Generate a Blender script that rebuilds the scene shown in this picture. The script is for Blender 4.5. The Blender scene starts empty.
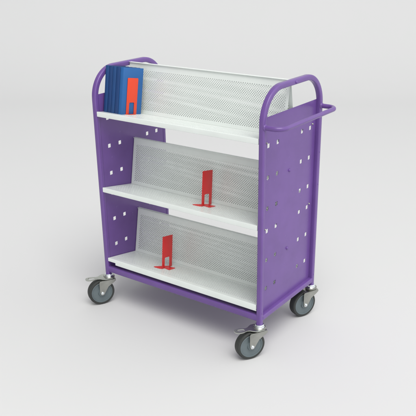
import bpy, bmesh, math, random
from mathutils import Vector, Matrix
random.seed(4)
sc = bpy.context.scene
col = sc.collection
PI = math.pi

# ------------------------------------------------------------ dimensions (m)
W, D, T = 0.969, 0.516, 0.025          # outer length, depth, tube size
ZB, H, R = 0.021, 1.098, 0.150         # post bottom, arch top, arch outer radius
ZF = -0.144                            # floor
YF, DF, HT = 0.214, 0.0375, 0.201      # shelf fold depth, drop, back plate top
TH = math.atan2(DF, YF)
ZP = 0.969
SHELF_Z = (0.8895, 0.5055, 0.118)

# ------------------------------------------------------------ materials
def new_mat(name):
    m = bpy.data.materials.new(name); m.use_nodes = True
    nt = m.node_tree
    return m, nt, nt.nodes['Principled BSDF']

def paint(name, c, rough=0.35, wear=None, var=0.06, bump=0.15, scale=900, coat=0.0, metallic=0.0, spec=0.5):
    m, nt, b = new_mat(name)
    N, L = nt.nodes, nt.links
    tc = N.new('ShaderNodeTexCoord')
    n1 = N.new('ShaderNodeTexNoise'); n1.inputs['Scale'].default_value = 9; n1.inputs['Detail'].default_value = 5
    L.new(tc.outputs['Object'], n1.inputs['Vector'])
    rr = N.new('ShaderNodeValToRGB')
    lo = [max(0, v*(1-var)) for v in c]; hi = [min(1, v*(1+var)) for v in c]
    rr.color_ramp.elements[0].position = 0.3; rr.color_ramp.elements[1].position = 0.7
    rr.color_ramp.elements[0].color = (*lo, 1); rr.color_ramp.elements[1].color = (*hi, 1)
    L.new(n1.outputs['Fac'], rr.inputs['Fac']); L.new(rr.outputs['Color'], b.inputs['Base Color'])
    mr = N.new('ShaderNodeMapRange'); mr.inputs['To Min'].default_value = rough*0.85; mr.inputs['To Max'].default_value = rough*1.2
    n3 = N.new('ShaderNodeTexNoise'); n3.inputs['Scale'].default_value = 35; n3.inputs['Detail'].default_value = 6
    L.new(tc.outputs['Object'], n3.inputs['Vector'])
    L.new(n3.outputs['Fac'], mr.inputs['Value']); L.new(mr.outputs['Result'], b.inputs['Roughness'])
    n2 = N.new('ShaderNodeTexNoise'); n2.inputs['Scale'].default_value = scale; n2.inputs['Detail'].default_value = 2
    L.new(tc.outputs['Object'], n2.inputs['Vector'])
    n4 = N.new('ShaderNodeTexNoise'); n4.inputs['Scale'].default_value = 5; n4.inputs['Detail'].default_value = 1
    L.new(tc.outputs['Object'], n4.inputs['Vector'])
    b0 = N.new('ShaderNodeBump'); b0.inputs['Strength'].default_value = 0.25; b0.inputs['Distance'].default_value = 0.004
    L.new(n4.outputs['Fac'], b0.inputs['Height'])
    bp = N.new('ShaderNodeBump'); bp.inputs['Strength'].default_value = bump; bp.inputs['Distance'].default_value = 0.0004
    L.new(n2.outputs['Fac'], bp.inputs['Height']); L.new(b0.outputs['Normal'], bp.inputs['Normal'])
    L.new(bp.outputs['Normal'], b.inputs['Normal'])
    if wear:
        # sparse rubbed scratches and small chips
        mp = N.new('ShaderNodeMapping'); mp.inputs['Scale'].default_value = (60, 9, 26); mp.inputs['Rotation'].default_value = (.5, .3, .2)
        L.new(tc.outputs['Object'], mp.inputs['Vector'])
        ns = N.new('ShaderNodeTexNoise'); ns.inputs['Scale'].default_value = 2.2; ns.inputs['Detail'].default_value = 8; ns.inputs['Roughness'].default_value = .7
        L.new(mp.outputs['Vector'], ns.inputs['Vector'])
        wr = N.new('ShaderNodeValToRGB'); wr.color_ramp.elements[0].position = .66; wr.color_ramp.elements[1].position = .74
        L.new(ns.outputs['Fac'], wr.inputs['Fac'])
        mul = N.new('ShaderNodeMath'); mul.operation = 'MULTIPLY'; mul.inputs[1].default_value = wear[1]
        L.new(wr.outputs['Color'], mul.inputs[0])
        mx = N.new('ShaderNodeMix'); mx.data_type = 'RGBA'
        L.new(mul.outputs[0], mx.inputs['Factor']); L.new(rr.outputs['Color'], mx.inputs['A']); mx.inputs['B'].default_value = (*wear[0], 1)
        L.new(mx.outputs['Result'], b.inputs['Base Color'])
    b.inputs['Coat Weight'].default_value = coat
    b.inputs['Metallic'].default_value = metallic
    b.inputs['Specular IOR Level'].default_value = spec
    return m

M_PURPLE = paint('purple_powder_coat', (0.142, 0.070, 0.272), rough=0.25, var=0.07, bump=0.3, wear=((.28, .21, .42), .22))
M_WHITE = paint('white_powder_coat', (0.735, 0.775, 0.745), rough=0.30, var=0.03, bump=0.15, wear=((.50, .52, .48), .5))
M_ZINC = paint('zinc_plated_steel', (0.37, 0.375, 0.345), rough=0.36, var=0.30, bump=0.2, scale=200, metallic=1.0)
M_PEDAL = paint('pedal_zinc', (0.50, 0.52, 0.48), rough=0.36, var=0.18, bump=0.2, scale=200, metallic=1.0)
M_BRIGHT = paint('bright_zinc', (0.80, 0.84, 0.86), rough=0.2, var=0.05, bump=0.1, scale=200, metallic=1.0)
M_TYRE = paint('dark_rubber', (0.030, 0.033, 0.031), rough=0.6, var=0.35, bump=0.4, scale=400, wear=((.13, .13, .12), .7))
M_DISC = paint('grey_nylon', (0.115, 0.145, 0.155), rough=0.42, var=0.16, bump=0.3, scale=300, wear=((.22, .23, .22), .5))
M_RED = paint('crimson_enamel', (0.68, 0.030, 0.030), rough=0.33, var=0.05)
M_ORANGE = paint('orange_red_enamel', (0.72, 0.055, 0.015), rough=0.38, var=0.04)
M_BLUES = [paint('blue_cloth_%d' % i, c, rough=0.55, var=0.08, bump=0.6, scale=700) for i, c in enumerate((
    (0.008, 0.055, 0.185), (0.007, 0.045, 0.160), (0.009, 0.058, 0.190), (0.007, 0.046, 0.165), (0.013, 0.088, 0.285), (0.013, 0.105, 0.315)))]  # light in the colour: first four darkened as shaded spines, last two as lit cover
M_PAGES = paint('paper_pages', (0.62, 0.58, 0.48), rough=0.8, var=0.06, bump=0.6, scale=1200)

m, nt, b = new_mat('studio_backdrop')
tc = nt.nodes.new('ShaderNodeTexCoord'); nz = nt.nodes.new('ShaderNodeTexNoise')
nz.inputs['Scale'].default_value = 0.7; nz.inputs['Detail'].default_value = 3
rp = nt.nodes.new('ShaderNodeValToRGB')
rp.color_ramp.elements[0].color = (0.615, 0.614, 0.612, 1); rp.color_ramp.elements[1].color = (0.630, 0.629, 0.627, 1)
nt.links.new(tc.outputs['Object'], nz.inputs['Vector']); nt.links.new(nz.outputs['Fac'], rp.inputs['Fac'])
nt.links.new(rp.outputs['Color'], b.inputs['Base Color'])
b.inputs['Roughness'].default_value = 0.9; b.inputs['Specular IOR Level'].default_value = 0.15
M_BACK = m

# ------------------------------------------------------------ helpers
def link_mesh(name, bm, mat, parent=None, smooth=True, angle=40):
    bmesh.ops.recalc_face_normals(bm, faces=bm.faces)
    me = bpy.data.meshes.new(name); bm.to_mesh(me); bm.free()
    me.materials.append(mat)
    if smooth:
        for p in me.polygons: p.use_smooth = True
        me.set_sharp_from_angle(angle=math.radians(angle))
    o = bpy.data.objects.new(name, me); col.objects.link(o)
    if parent: o.parent = parent
    return o

def empty(name, loc=(0, 0, 0)):
    o = bpy.data.objects.new(name, None); o.empty_display_size = 0.05
    col.objects.link(o); o.location = loc
    return o

def box(bm, x0, x1, y0, y1, z0, z1, bev=0.0, M=None, seg=2):
    r = bmesh.ops.create_cube(bm, size=1)
    vs = r['verts']
    for v in vs:
        v.co = Vector(((x0+x1)/2 + v.co.x*(x1-x0), (y0+y1)/2 + v.co.y*(y1-y0), (z0+z1)/2 + v.co.z*(z1-z0)))
    if bev:
        es = list({e for v in vs for e in v.link_edges})
        rr = bmesh.ops.bevel(bm, geom=es, offset=bev, segments=seg, profile=0.5, affect='EDGES')
        vs = list({v for v in rr['verts']} | {v for v in vs if v.is_valid})
    if M:
        for v in vs: v.co = M @ v.co
    return vs

def sweep(bm, path, prof, xdir, closed=False, caps=True):
    """path points, profile (a,b): a along xdir, b along the in-plane normal"""
    n = len(path); rings = []
    xd = Vector(xdir)
    for i, p in enumerate(path):
        a = path[max(i-1, 0)]; c = path[min(i+1, n-1)]
        t = (Vector(c)-Vector(a)).normalized()
        nn = xd.cross(t).normalized()
        rings.append([bm.verts.new(Vector(p) + xd*u + nn*v) for u, v in prof])
    k = len(prof)
    for i in range(n-1):
        for j in range(k):
            bm.faces.new((rings[i][j], rings[i][(j+1) % k], rings[i+1][(j+1) % k], rings[i+1][j]))
    if caps:
        bm.faces.new(rings[0][::-1]); bm.faces.new(rings[-1])

def round_rect(w, h, r, seg=4):
    pts = []
    for cx, cy, a0 in ((w/2-r, h/2-r, 0), (-w/2+r, h/2-r, 90), (-w/2+r, -h/2+r, 180), (w/2-r, -h/2+r, 270)):
        for i in range(seg+1):
            a = math.radians(a0+90*i/seg)
            pts.append((cx+r*math.cos(a), cy+r*math.sin(a)))
    return pts

def circle(r, n=16):
    return [(r*math.cos(2*PI*i/n), r*math.sin(2*PI*i/n)) for i in range(n)]

def lathe(bm, prof, M, n=48):
    """prof list of (r, h) revolved round local z; M places it"""
    rings = []
    for r, h in prof:
        if r < 1e-6:
            rings.append([bm.verts.new(M @ Vector((0, 0, h)))])
        else:
            rings.append([bm.verts.new(M @ Vector((r*math.cos(2*PI*i/n), r*math.sin(2*PI*i/n), h))) for i in range(n)])
    for a, b_ in zip(rings[:-1], rings[1:]):
        for i in range(n):
            j = (i+1) % n
            if len(a) == 1 and len(b_) == 1: continue
            if len(a) == 1: bm.faces.new((a[0], b_[i], b_[j]))
            elif len(b_) == 1: bm.faces.new((a[i], a[j], b_[0]))
            else: bm.faces.new((a[i], a[j], b_[j], b_[i]))

def prism(bm, pts, M, h0, h1, bev=0.0):
    """polygon in local xy extruded h0..h1 in local z"""
    a = [bm.verts.new(M @ Vector((x, y, h0))) for x, y in pts]
    b_ = [bm.verts.new(M @ Vector((x, y, h1))) for x, y in pts]
    n = len(pts)
    fs = [bm.faces.new(a[::-1]), bm.faces.new(b_)]
    for i in range(n):
        fs.append(bm.faces.new((a[i], a[(i+1) % n], b_[(i+1) % n], b_[i])))
    if bev:
        es = list(set(fs[0].edges) | set(fs[1].edges))
        bmesh.ops.bevel(bm, geom=es, offset=bev, segments=2, profile=0.5, affect='EDGES')

def frame_mat(o, ex, ey, ez):
    M = Matrix.Identity(4)
    for i, e in enumerate((ex, ey, ez)):
        for k in range(3): M[k][i] = e[k]
    for k in range(3): M[k][3] = o[k]
    return M

def perforated(bm, M, u0, u1, v0, v1, pitch, hole, th, U0, U1, V0, V1):
    """sheet U0..U1 x V0..V1 in local xy, thickness th downward, staggered round holes inside u0..u1 x v0..v1"""
    rh = pitch*0.5
    nu = int((u1-u0)/pitch); nv = int((v1-v0)/rh)
    cu, cv = (u0+u1)/2, (v0+v1)/2
    u0, u1 = cu-nu*pitch/2, cu+nu*pitch/2
    v0, v1 = cv-nv*rh/2, cv+nv*rh/2
    hx, hy = pitch/2, rh/2
    ca = math.atan2(hy, hx)
    base = [0, ca*.5, ca, (ca+PI/2)/2]
    q1 = base + [PI/2]
    angs = q1 + [PI-a for a in reversed(base)] 
    angs = angs + [a+PI for a in angs[1:-1]]
    rim = []
    for a in angs:
        c, s = math.cos(a), math.sin(a)
        k = min(hx/abs(c) if abs(c) > 1e-9 else 1e9, hy/abs(s) if abs(s) > 1e-9 else 1e9)
        rim.append((c*k, s*k))
    cir = [(math.cos(a)*hole/2, math.sin(a)*hole/2) for a in angs]
    n = len(angs)
    V, F = [], []
    def quad(pts):
        # pts on the top; add top and bottom
        i = len(V)
        for x, y in pts: V.append((x, y, 0))
        for x, y in pts: V.append((x, y, -th))
        F.append((i, i+1, i+2, i+3)); F.append((i+7, i+6, i+5, i+4))
    for r in range(nv):
        odd = r % 2
        y = v0+(r+.5)*rh
        cnt = nu-odd
        for c in range(cnt):
            x = u0+(c+.5+.5*odd)*pitch
            i = len(V)
            for (a, b2), (e, f) in zip(rim, cir):
                V.extend(((x+a, y+b2, 0), (x+e, y+f, 0), (x+e, y+f, -th), (x+a, y+b2, -th)))
            for k in range(n):
                p = i+4*k; q = i+4*((k+1) % n)
                F.append((p, q, q+1, p+1)); F.append((p+1, q+1, q+2, p+2)); F.append((p+2, q+2, q+3, p+3))
        if odd:
            quad(((u0, y-hy), (u0+hx, y-hy), (u0+hx, y+hy), (u0, y+hy)))
            quad(((u1-hx, y-hy), (u1, y-hy), (u1, y+hy), (u1-hx, y+hy)))
    # plain margins
    quad(((U0, V0), (U1, V0), (U1, v0), (U0, v0)))
    quad(((U0, v1), (U1, v1), (U1, V1), (U0, V1)))
    quad(((U0, v0), (u0, v0), (u0, v1), (U0, v1)))
    quad(((u1, v0), (U1, v0), (U1, v1), (u1, v1)))
    vs = [bm.verts.new(M @ Vector(v)) for v in V]
    for f in F: bm.faces.new([vs[k] for k in f])

def strip(bm, pts, x0, x1, th_dummy=None):
    """folded sheet: open polyline pts (y,z) offset to thickness, extruded x0..x1"""
    loop = [(y, z) for y, z in pts]
    a = [bm.verts.new((x0, y, z)) for y, z in loop]; b_ = [bm.verts.new((x1, y, z)) for y, z in loop]
    n = len(loop)
    bm.faces.new(a); bm.faces.new(b_[::-1])
    for i in range(n):
        bm.faces.new((a[i], b_[i], b_[(i+1) % n], a[(i+1) % n]))

def offset_loop(pts, th):
    """closed outline of a sheet of thickness th lying below/right of an open polyline"""
    n = len(pts); out = []
    for i, p in enumerate(pts):
        ds = []
        if i > 0: ds.append((Vector(p)-Vector(pts[i-1])).normalized())
        if i < n-1: ds.append((Vector(pts[i+1])-Vector(p)).normalized())
        nn = sum((Vector((d.y, -d.x)) for d in ds), Vector((0, 0)))
        nn.normalize()
        c = nn.dot(Vector((ds[0].y, -ds[0].x)))
        q = Vector(p)+nn*(th/max(c, .3))
        out.append((q.x, q.y))
    return list(pts)+out[::-1]

def copy_part(o, parent):
    c = o.copy(); col.objects.link(c); c.parent = parent
    return c

# ------------------------------------------------------------ backdrop (seamless sweep of floor into wall)
bm = bmesh.new()
prof = [(-9, ZF), (-4, ZF), (0, ZF), (5.0, ZF)]
Rc = 3.0
for i in range(1, 25):
    a = PI/2*i/24
    prof.append((5.0+Rc*math.sin(a), ZF+Rc-Rc*math.cos(a)))
prof.append((5.0+Rc, ZF+8))
rows = [[bm.verts.new((x, y, z)) for x in (-12, -4, 0, 4, 12)] for y, z in prof]
Rz = Matrix.Rotation(math.radians(32), 4, 'Z')
for r in rows:
    for v in r: v.co = Rz @ v.co
for a, b_ in zip(rows[:-1], rows[1:]):
    for i in range(4): bm.faces.new((a[i], a[i+1], b_[i+1], b_[i]))
o = link_mesh('ground', bm, M_BACK, angle=60); o['kind'] = 'structure'

# ------------------------------------------------------------ the trolley
trolley = empty('book_trolley', (0, 0, 0))
trolley['label'] = 'purple metal library book trolley with white perforated sloping shelves and four grey castors'
trolley['category'] = 'book trolley'

prof_tube = round_rect(T, T, 0.006)
def end_frame(xc):
    bm = bmesh.new()
    r = R-T/2; y0 = T/2; y1 = D-T/2; zt = H-T/2
    path = [(xc, y0, ZB), (xc, y0, .3), (xc, y0, .6)]
    for i in range(0, 17):
        a = PI/2*i/16
        path.append((xc, y0+r-r*math.cos(a), zt-r+r*math.sin(a)))
    for i in range(0, 17):
        a = PI/2*(1-i/16)
        path.append((xc, y1-r+r*math.cos(a), zt-r+r*math.sin(a)))
    path += [(xc, y1, .6), (xc, y1, .3), (xc, y1, ZB)]
    sweep(bm, path, prof_tube, (1, 0, 0))
    return link_mesh('end_frame', bm, M_PURPLE, trolley, angle=50)

def rail(name, p0, p1, xdir, w=T, h=T):
    bm = bmesh.new(); sweep(bm, [p0, p1], round_rect(w, h, 0.005), xdir)
    return link_mesh(name, bm, M_PURPLE, trolley, angle=50)

ZR = ZB+0.015+T/2
HOLE_Y = (0.076, 0.152, D-0.152, D-0.076)
HOLE_Z = (0.845, 0.704, 0.563, 0.457, 0.316, 0.174)
def end_panel(xi):
    """inner panel: sheet with rounded square holes, x = xi (2 mm thick towards +x)"""
    bm = bmesh.new(); hs = 0.0098; rr = 0.003
    y0, y1, z0, z1 = T-.001, D-T+.001, ZR+T/2-.001, ZP
    ys = sorted([y0, y1]+[h+s*0.017 for h in HOLE_Y for s in (-1, 1)])
    zs = sorted([z0, z1]+[h+s*0.017 for h in HOLE_Z for s in (-1, 1)])
    cells = {(h, g) for h in HOLE_Y for g in HOLE_Z}
    V, F = [], []
    sq = round_rect(2*hs, 2*hs, rr, 3)
    # outer points on the square border in the directions of the profile points, corners kept
    for a, b2 in zip(ys[:-1], ys[1:]):
        for c, d in zip(zs[:-1], zs[1:]):
            cy, cz = (a+b2)/2, (c+d)/2
            hole = any(abs(cy-h) < 1e-6 and abs(cz-g) < 1e-6 for h, g in cells)
            i = len(V)
            if not hole:
                V += [(xi, a, c), (xi, b2, c), (xi, b2, d), (xi, a, d), (xi+.002, a, c), (xi+.002, b2, c), (xi+.002, b2, d), (xi+.002, a, d)]
                F += [(i, i+1, i+2, i+3), (i+7, i+6, i+5, i+4)]
                # outer rims
                if a == y0: F.append((i, i+3, i+7, i+4))
                if b2 == y1: F.append((i+1, i+2, i+6, i+5))
                if c == z0: F.append((i, i+1, i+5, i+4))
                if d == z1: F.append((i+3, i+2, i+6, i+7))
            else:
                n = len(sq); s = 0.017
                for (p, q) in sq:
                    k = s/max(abs(p), abs(q))
                    op, oq = p*k, q*k
                    V.extend([(xi, cy+op, cz+oq), (xi, cy+p, cz+q), (xi+.002, cy+p, cz+q), (xi+.002, cy+op, cz+oq)])
                for k in range(n):
                    p = i+4*k; q = i+4*((k+1) % n)
                    F += [(p, q, q+1, p+1), (p+1, q+1, q+2, p+2), (p+2, q+2, q+3, p+3)]
                    # corner filler where neighbouring outer points lie on different sides
                    pa, pb = V[p], V[q]
                    if abs(pa[1]-pb[1]) > 1e-7 and abs(pa[2]-pb[2]) > 1e-7:
                        cx = cy+math.copysign(s, pa[1]+pb[1]-2*cy); cc = cz+math.copysign(s, pa[2]+pb[2]-2*cz)
                        j = len(V); V.append((xi, cx, cc)); V.append((xi+.002, cx, cc))
                        F += [(p, j, q), (p+3, q+3, j+1)]
    vs = [bm.verts.new(v) for v in V]
    for f in F: bm.faces.new([vs[k] for k in f])
    bmesh.ops.remove_doubles(bm, verts=bm.verts, dist=1e-6)
    # folded top flange of the panel
    return link_mesh('end_panel', bm, M_PURPLE, trolley, angle=30)

end_frame(T/2); end_frame(W-T/2)
end_panel(T-.004); end_panel(W-T+.002)
for x in (T/2, W-T/2):
    rail('side_rail', (x, T-.003, ZR), (x, D-T+.003, ZR), (1, 0, 0))
for y in (T/2+.001, D-T/2-.001):
    rail('base_rail', (T-.003, y, ZR+.003), (W-T+.003, y, ZR+.003), (0, 1, 0), w=T, h=T+.006)

bm = bmesh.new()
box(bm, T+.0008, W-T-.0008, T-.002, D-T+.002, ZR+.001, ZR+.003)  # assumed sheet, added so the gap below the bottom shelf looks dark
link_mesh('added_base_sheet', bm, M_PURPLE, trolley, smooth=False)

# handle: round tube bowed outwards from both posts of the right end
bm = bmesh.new()
zh, ext, rb = 0.938, 0.078, 0.045
hp = [(W-.003, T/2, zh)]
for i in range(13):
    a = PI/2*i/12
    hp.append((W+ext-rb+rb*math.sin(a), T/2+rb-rb*math.cos(a), zh))
for i in range(13):
    a = PI/2*i/12
    hp.append((W+ext-rb+rb*math.cos(a), D-T/2-rb+rb*math.sin(a), zh))
hp.append((W-.003, D-T/2, zh))
sweep(bm, hp, circle(0.0105, 20), (0, 0, 1))
for y in (T/2, D-T/2):
    Mb = frame_mat((W, y, zh), (0, 1, 0), (0, 0, 1), (1, 0, 0))
    lathe(bm, [(.0145, -.001), (.0140, .0015), (.0120, .0038), (.0100, .0045)], Mb, 24)
link_mesh('handle', bm, M_PURPLE, trolley, angle=60)

# screws and rivets
def screw(x, y, z, r=0.006, nx=1, mat=M_PURPLE, name='bolt', h=.004):
    bm = bmesh.new()
    M = frame_mat((x, y, z), (0, 1, 0), (0, 0, 1), (nx, 0, 0))
    lathe(bm, [(r, -.002), (r, h*.3), (r*.8, h*.75), (r*.35, h), (0, h)], M, 16)
    return link_mesh(name, bm, mat, trolley)
for z in (1.0845,): screw(W, D/2, z, .0075, h=.006)
for z in (0.690, 0.309): screw(W-T+.004, D/2, z, .0075, h=.007)
for z in (0.860, 0.470): screw(W-T+.004, 0.058, z, .0045, mat=M_ZINC, name='shelf_hook', h=.006)
for z in (0.860, 0.470): screw(W-T+.004, D-0.058, z, .0045, mat=M_ZINC, name='shelf_hook', h=.006)
for y in (T/2, D-T/2):
    screw(W, y, ZB+.058, .004, name='rivet', h=.002)
for z in (.72, .56): screw(W, D-T/2, z, .004, name='rivet', h=.002)
for y in (T/2, D-T/2): screw(0, y, ZB+.058, .004, nx=-1, name='rivet', h=.002)
screw(0, D/2, 1.0845, .0075, nx=-1, h=.006)

# shelves: floor tray with folded lip, sub-part back_plate
XS0, XS1 = T+.0015, W-T-.0015
LIP = 0.024
cT, sT = math.cos(TH), math.sin(TH)
LF = math.hypot(YF-.003, DF)
def floor_mesh(notch):
    """origin: top front edge of the shelf (y=.003, z=0)"""
    bm = bmesh.new()
    M = frame_mat((0, .003, 0), (1, 0, 0), (0, cT, -sT), (0, sT, cT))
    perforated(bm, M, XS0+.016, XS1-.016, .026, LF-.016, .0120, .0049, .0012, XS0, XS1, .003, LF)
    # rounded nose and lip
    lip = LIP+(.007 if notch else 0)
    pts = [(.003+.0031*cT, -.0031*sT), (.003+.0012, .0), (.003-.0002, -.0008), (.0022, -.0022), (.0022, -lip+.001), (.003, -lip), (.013, -lip)]
    pts = [(y, z) for y, z in pts]
    lp = offset_loop(pts[::-1], .0012)
    if not notch:
        strip(bm, lp, XS0, XS1)
    else:
        strip(bm, offset_loop(pts[::-1], .0012), XS0+.05, XS1)
        p2 = pts[:4]+[(.0022, -LIP*.75)]
        strip(bm, offset_loop(p2[::-1], .0012), XS0, XS0+.05)
    # flat web joining the tray to the one behind it
    box(bm, XS0, XS1, YF-.001, D/2-.0004, -DF-.0013, -DF-.0002)
    # end flanges folded down
    for x in (XS0, XS1-.0012):
        prism(bm, [(.006, -.002), (YF, -DF-.001), (YF, -DF-.02), (.006, -LIP+.002)],
              frame_mat((x, 0, 0), (0, 1, 0), (0, 0, 1), (1, 0, 0)), 0, .0012)
    return bm
LB = math.hypot(D/2-.0015-YF, HT+DF)
def plate_mesh():
    bm = bmesh.new()
    ey = Vector((0, D/2-.0015-YF, HT+DF)).normalized()
    ez = Vector((1, 0, 0)).cross(ey)      # points to the front side? fixed by recalc
    M = frame_mat((0, YF, -DF), (1, 0, 0), ey, ez)
    perforated(bm, M, XS0+.014, XS1-.008, .016, LB-.030, .0120, .0049, .0012, XS0, XS1, .001, LB)
    # top cap fold
    prism(bm, [(0, 0), (.0012, 0), (.0012, .008), (0, .008)], frame_mat((XS0, D/2-.0085, HT), (0, 0, 1), (0, 1, 0), (1, 0, 0)), 0, XS1-XS0)
    return bm
def assign(bm): pass
me_cache = {}
def make_shelf(z, rear, notch):
    key = notch
    if key not in me_cache:
        t = link_mesh('shelf', floor_mesh(notch), M_WHITE, None, smooth=True, angle=30)
        me_cache[key] = t.data; bpy.data.objects.remove(t)
    if 'bp' not in me_cache:
        t = link_mesh('back_plate', plate_mesh(), M_WHITE, None, smooth=True, angle=30)
        me_cache['bp'] = t.data; bpy.data.objects.remove(t)
    s = bpy.data.objects.new('shelf', me_cache[key]); col.objects.link(s); s.parent = trolley
    p = bpy.data.objects.new('back_plate', me_cache['bp']); col.objects.link(p); p.parent = s
    if rear:
        s.location = (W, D, z); s.rotation_euler = (0, 0, PI)
    else:
        s.location = (0, 0, z)
    return s
for i, z in enumerate(SHELF_Z):
    make_shelf(z, False, i == 2); make_shelf(z, True, False)

# casters
AX = {}
def make_caster(brake=True):
    """origin at the post bottom; local -x' is trailing direction (local +x = trail)"""
    rw = .070; tr = .050; zc = ZF+rw-ZB      # wheel centre height from the post bottom
    bm = bmesh.new()
    # swivel head and fork (main mesh)
    lathe(bm, [(0, -.0115), (.027, -.0115), (.030, -.014), (.030, -.021), (.026, -.026), (0, -.026)], Matrix.Identity(4), 40)
    # crown plate
    crown = [(-.028, -.024), (-.020, -.0305), (.02, -.0303), (.050, -.0295), (.056, -.020), (.056, .020), (.050, .0295), (.02, .0303), (-.020, .0285), (-.028, .024)]
    prism(bm, crown, frame_mat((0, 0, -.0275), (1, 0, 0), (0, 1, 0), (0, 0, 1)), -.0015, .002, .0008)
    for s in (-1, 1):
        side = [(-.026, -.026), (.060, -.026), (.064, -.034), (tr+.013, zc+.004), (tr+.009, zc-.009), (tr, zc-.013), (tr-.009, zc-.009), (tr-.013, zc-.002), (.016, -.062), (-.016, -.044), (-.028, -.034)]
        prism(bm, side, frame_mat((0, s*.0285, 0), (1, 0, 0), (0, 0, 1), (0, -1, 0)), -.0013, .0013, .0006)
    fork = link_mesh('caster', bm, M_ZINC, None, angle=35)
    # bright collar
    bm = bmesh.new()
    lathe(bm, [(.012, .001), (.019, .001), (.0215, -.003), (.0215, -.009), (.0245, -.0125), (.0245, -.0145), (.012, -.0145)], Matrix.Identity(4), 40)
    collar = link_mesh('collar', bm, M_BRIGHT, fork)
    # tyre
    Mw = frame_mat((tr, 0, zc), (1, 0, 0), (0, 0, 1), (0, -1, 0))
    bm = bmesh.new()
    w = .020
    lathe(bm, [(.0575, -w+.001), (.0595, -w), (.0668, -w+.0012), (.0692, -w+.004), (.070, -w+.009), (.070, w-.009), (.0692, w-.004), (.0668, w-.0012), (.0595, w), (.0575, w-.001), (.0565, w-.004), (.0565, -w+.004), (.0575, -w+.001)], Mw, 72)
    tyre = link_mesh('tyre', bm, M_TYRE, fork)
    bm = bmesh.new()
    for s in (-1, 1):
        lathe(bm, [(.0570, s*(w-.005)), (.0570, s*(w-.001)), (.0555, s*(w)), (.0520, s*(w-.0005)), (.0505, s*(w-.004)), (.030, s*(w-.0055)), (.0215, s*(w-.004)), (.0195, s*(w+.001)), (.0185, s*(w+.004)), (.009, s*(w+.0045)), (.0, s*(w+.0045))], Mw, 72)
    lathe(bm, [(.0568, -.012), (.0568, .012)], Mw, 48)
    disc = link_mesh('wheel_disc', bm, M_DISC, fork)
    # axle bolt
    bm = bmesh.new()
    lathe(bm, [(.004, -.028), (.004, .028)], Mw, 12)
    for s in (-1, 1):
        lathe(bm, [(.004, s*.0295), (.0085, s*.0295), (.0085, s*.0308), (.0062, s*.0310), (.0062, s*.0350), (.0045, s*.0365), (0, s*.0365)], Mw, 6 if s > 0 else 20)
    ax = link_mesh('axle_bolt', bm, M_BRIGHT, fork, angle=25)
    parts = [collar, tyre, disc, ax]
    if brake:
        bm = bmesh.new()
        # outline of the pedal in (x, y), with a slot near the tip, slightly dished and pressed down
        tilt = Matrix.Translation((0, 0, -.0205)) @ Matrix.Rotation(math.radians(-3), 4, 'Y')
        out = []
        prof = [(-.010, .032), (.012, .0345), (.030, .0345), (.044, .025), (.056, .015), (.068, .0125), (.080, .0155), (.092, .0195), (.108, .0205), (.118, .0185), (.125, .0125), (.128, .005)]
        out = [(x, y) for x, y in prof] + [(x, -y) for x, y in reversed(prof)]
        slot = [(.078, .005), (.084, .0095), (.108, .0110), (.113, .007), (.113, -.007), (.108, -.0110), (.084, -.0095), (.078, -.005)]
        def cap(z):
            vo = [bm.verts.new((x, y, z)) for x, y in out]; vi = [bm.verts.new((x, y, z)) for x, y in slot]
            eo = [bm.edges.new((vo[i], vo[(i+1) % len(vo)])) for i in range(len(vo))]
            ei = [bm.edges.new((vi[i], vi[(i+1) % len(vi)])) for i in range(len(vi))]
            bmesh.ops.triangle_fill(bm, edges=eo+ei, use_beauty=True)
            return vo, vi
        a1, i1 = cap(0); a2, i2 = cap(.0045)
        for A, B in ((a1, a2), (i1, i2)):
            for k in range(len(A)):
                bm.faces.new((A[k], A[(k+1) % len(A)], B[(k+1) % len(B)], B[k]))
        for v in bm.verts: v.co = tilt @ v.co
        parts.append(link_mesh('brake_pedal', bm, M_PEDAL, fork, angle=35))
    return fork, parts

azb = math.radians(245)
spots = [((T/2, T/2), True, 242, 'zinc braked castor'), ((W-T/2, T/2), True, 240, None), ((W-T/2, D-T/2), False, 246, None), ((T/2, D-T/2), False, 236, None)]
protos = {True: make_caster(True), False: make_caster(False)}
used = set()
for (x, y), br, az, lb in spots:
    f, ps = protos[br]
    if br in used:
        f2 = f.copy(); col.objects.link(f2)
        for q in ps: copy_part(q, f2)
    else:
        f2 = f; used.add(br)
    f2.parent = trolley
    f2.location = (x, y, ZB); f2.rotation_euler = (0, 0, math.radians(az))

# ------------------------------------------------------------ things on the shelves
def shelf_matrix(x, v, zi):
    """point on shelf floor at x, distance v down the slope from the front edge"""
    M = frame_mat((0, 0, 0), (1, 0, 0), (0, cT, -sT), (0, sT, cT))
    P = Vector((x, .003, SHELF_Z[zi])) + Vector((0, cT, -sT))*v + Vector((0, sT, cT))*.0003
    return Matrix.Translation(P) @ M

def make_book(w, d, h, mi, cover_mi=None):
    """local: x thickness 0..w, y depth 0..d (spine at y=0), z height 0..h. cover mesh + pages"""
    c = .0026
    bm = bmesh.new()
    out = offset = None
    # cover: C section in plan, extruded in z
    r = .004
    pts = [(0, d)]
    pts += [(0, r), (r*.3, r*.3), (r, 0), (w-r, 0), (w-r*.3, r*.3), (w, r), (w, d), (w-c, d), (w-c, r+.001), (w-r-.001, c), (r+.001, c), (c, r+.001), (c, d)]
    prism(bm, pts, Matrix.Identity(4), 0, h, .0005)
    cov = link_mesh('book', bm, M_BLUES[mi], None, angle=35)
    bm = bmesh.new()
    box(bm, c+.0002, w-c-.0002, c+.0002, d-.004, .003, h-.004)
    pg = link_mesh('pages', bm, M_PAGES, cov, smooth=False)
    return cov

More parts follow.
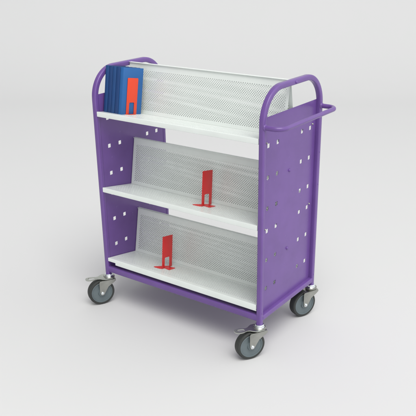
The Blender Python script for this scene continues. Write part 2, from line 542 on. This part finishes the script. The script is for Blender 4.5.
labels = ['leftmost dark blue hardback in the row, spine nearest the purple end panel',
          'second blue hardback from the left, between two dark blue spines',
          'middle blue hardback of the row of five on the top shelf',
          'fourth blue hardback from the left, next to the one with the bright cover',
          'rightmost blue hardback with its lighter front cover against the orange bookend']
x = T+.006
ws = (.023, .024, .023, .025, .024)
hs = (.2200, .2192, .2186, .2196, .2190)
for i, (w_, h_) in enumerate(zip(ws, hs)):
    bk = make_book(w_-.0006, .140+random.uniform(-.001, .001), h_, (0, 1, 2, 3, 5)[i])
    bk.matrix_world = shelf_matrix(x, .040+(0, .0004, 0, .0005, 0)[i], 0)
    bk['label'] = labels[i]; bk['category'] = 'book'; bk['group'] = 'blue books in a row on the top shelf'
    x += w_
X_BOOK = x

def make_bookend(mat, h=.166, w=.080, wing=.052, tongue=.036, lean=.065):
    """local: upright in plane x=0 spanning y 0..w; cut-out at its foot; foot plate to -x, tongue to +x"""
    bm = bmesh.new(); t = .0016
    n0, n1, nh = w*.25, w*.73, h*.33
    # upright with arched cut-out
    arch = []
    ra = .006
    for i in range(5):
        a = PI - PI/2*i/4
        arch.append((n0+ra+ra*math.cos(a), nh-ra+ra*math.sin(a)))
    for i in range(5):
        a = PI/2 - PI/2*i/4
        arch.append((n1-ra+ra*math.cos(a), nh-ra+ra*math.sin(a)))
    rc = .003
    pts = [(0, .0), (n0, .0)]+arch+[(n1, 0), (w, 0), (w, h-rc), (w-rc, h), (rc, h), (0, h-rc)]
    prism(bm, pts, frame_mat((0, 0, .001), (0, 1, 0), (0, 0, 1), (1, 0, 0)), -t/2, t/2, .0003)
    for v in bm.verts: v.co.x -= v.co.z*lean
    # foot plate (towards -x, tapering) and tongue (+x)
    foot = [(-t/2, 0), (-t/2, w), (-wing*.35, w*.70), (-wing*.9, w*.12), (-wing, -.002), (-wing*.9, -.008), (-wing*.3, -.006)]
    prism(bm, foot, frame_mat((0, 0, 0), (1, 0, 0), (0, 1, 0), (0, 0, 1)), 0, t, .0003)
    tong = [(-t/2+.0002, n0), (tongue*.9, n0-.006), (tongue, n0), (tongue, n1+.004), (tongue*.9, n1+.008), (-t/2+.0002, n1)]
    prism(bm, tong, frame_mat((0, 0, .0001), (1, 0, 0), (0, 1, 0), (0, 0, 1)), .0002, t+.0002, .0003)
    o = link_mesh('bookend', bm, mat, None, angle=30)
    return o
G = 'sheet metal bookends on the shelves'
be = make_bookend(M_ORANGE, h=.171, w=.074, wing=.010, tongue=.010, lean=0)
be.matrix_world = shelf_matrix(X_BOOK+.0018, .068, 0)
be['label'] = 'bright orange metal bookend standing against the row of blue books'; be['category'] = 'bookend'; be['group'] = G
be = make_bookend(M_RED)
be.matrix_world = shelf_matrix(.576, .092, 1)
be['label'] = 'red metal bookend standing alone on the middle shelf'; be['category'] = 'bookend'; be['group'] = G
be = make_bookend(M_RED)
be.matrix_world = shelf_matrix(.330, .074, 2)
be['label'] = 'red metal bookend standing alone on the bottom shelf'; be['category'] = 'bookend'; be['group'] = G

# ------------------------------------------------------------ camera
cam_d = bpy.data.cameras.new('camera'); cam = bpy.data.objects.new('camera', cam_d); col.objects.link(cam)
yaw, pit, rol = 0.6221, 0.4023, -0.0108
f = 700.50; ppx, ppy = 216.78, 238.0
d = Vector((-math.sin(yaw)*math.cos(pit), math.cos(yaw)*math.cos(pit), -math.sin(pit)))
r0 = Vector((math.cos(yaw), math.sin(yaw), 0)); u0 = r0.cross(d)
r2 = r0*math.cos(rol)+u0*math.sin(rol); u2 = -r0*math.sin(rol)+u0*math.cos(rol)
cam.matrix_world = frame_mat((2.4324, -2.3751, 1.6426), r2, u2, -d)
cam_d.sensor_width = 36; cam_d.lens = f*36/416
cam_d.shift_x = (208-ppx)/416; cam_d.shift_y = (ppy-208)/416
cam_d.clip_start = .05; cam_d.clip_end = 200
sc.camera = cam

# ------------------------------------------------------------ light
wd = bpy.data.worlds.new('World'); sc.world = wd; wd.use_nodes = True
wn = wd.node_tree.nodes; wl = wd.node_tree.links
bg = wn['Background']; bg.inputs['Strength'].default_value = 0.80
wtc = wn.new('ShaderNodeTexCoord'); dot = wn.new('ShaderNodeVectorMath'); dot.operation = 'DOT_PRODUCT'
ax_ = Vector((0.85, 0.15, 0.12)).normalized(); dot.inputs[1].default_value = ax_
wl.new(wtc.outputs['Generated'], dot.inputs[0])
mrw = wn.new('ShaderNodeMapRange'); mrw.inputs['From Min'].default_value = -1; mrw.inputs['From Max'].default_value = 1
mrw.inputs['To Min'].default_value = 0.15; mrw.inputs['To Max'].default_value = 1.75
wl.new(dot.outputs['Value'], mrw.inputs['Value'])
cmb = wn.new('ShaderNodeCombineColor')
for k_, g_ in enumerate((0.97, 0.985, 1.0)):
    mm = wn.new('ShaderNodeMath'); mm.operation = 'MULTIPLY'; mm.inputs[1].default_value = g_
    wl.new(mrw.outputs['Result'], mm.inputs[0]); wl.new(mm.outputs[0], cmb.inputs[k_])
wl.new(cmb.outputs[0], bg.inputs['Color'])
def area(name, loc, target, size, power, color):
    L = bpy.data.lights.new(name, 'AREA'); L.shape = 'SQUARE'; L.size = size; L.energy = power; L.color = color
    o = bpy.data.objects.new(name, L); col.objects.link(o); o.location = loc
    o.rotation_euler = (Vector(target)-Vector(loc)).to_track_quat('-Z', 'Y').to_euler()
    return o
area('key_softbox', (6.0, -4.6, 13.0), (.5, .3, .3), 9.0, 1480, (1, .985, .96))

sc.view_settings.view_transform = 'Standard'; sc.view_settings.look = 'None'
sc.view_settings.exposure = 0; sc.view_settings.gamma = 1
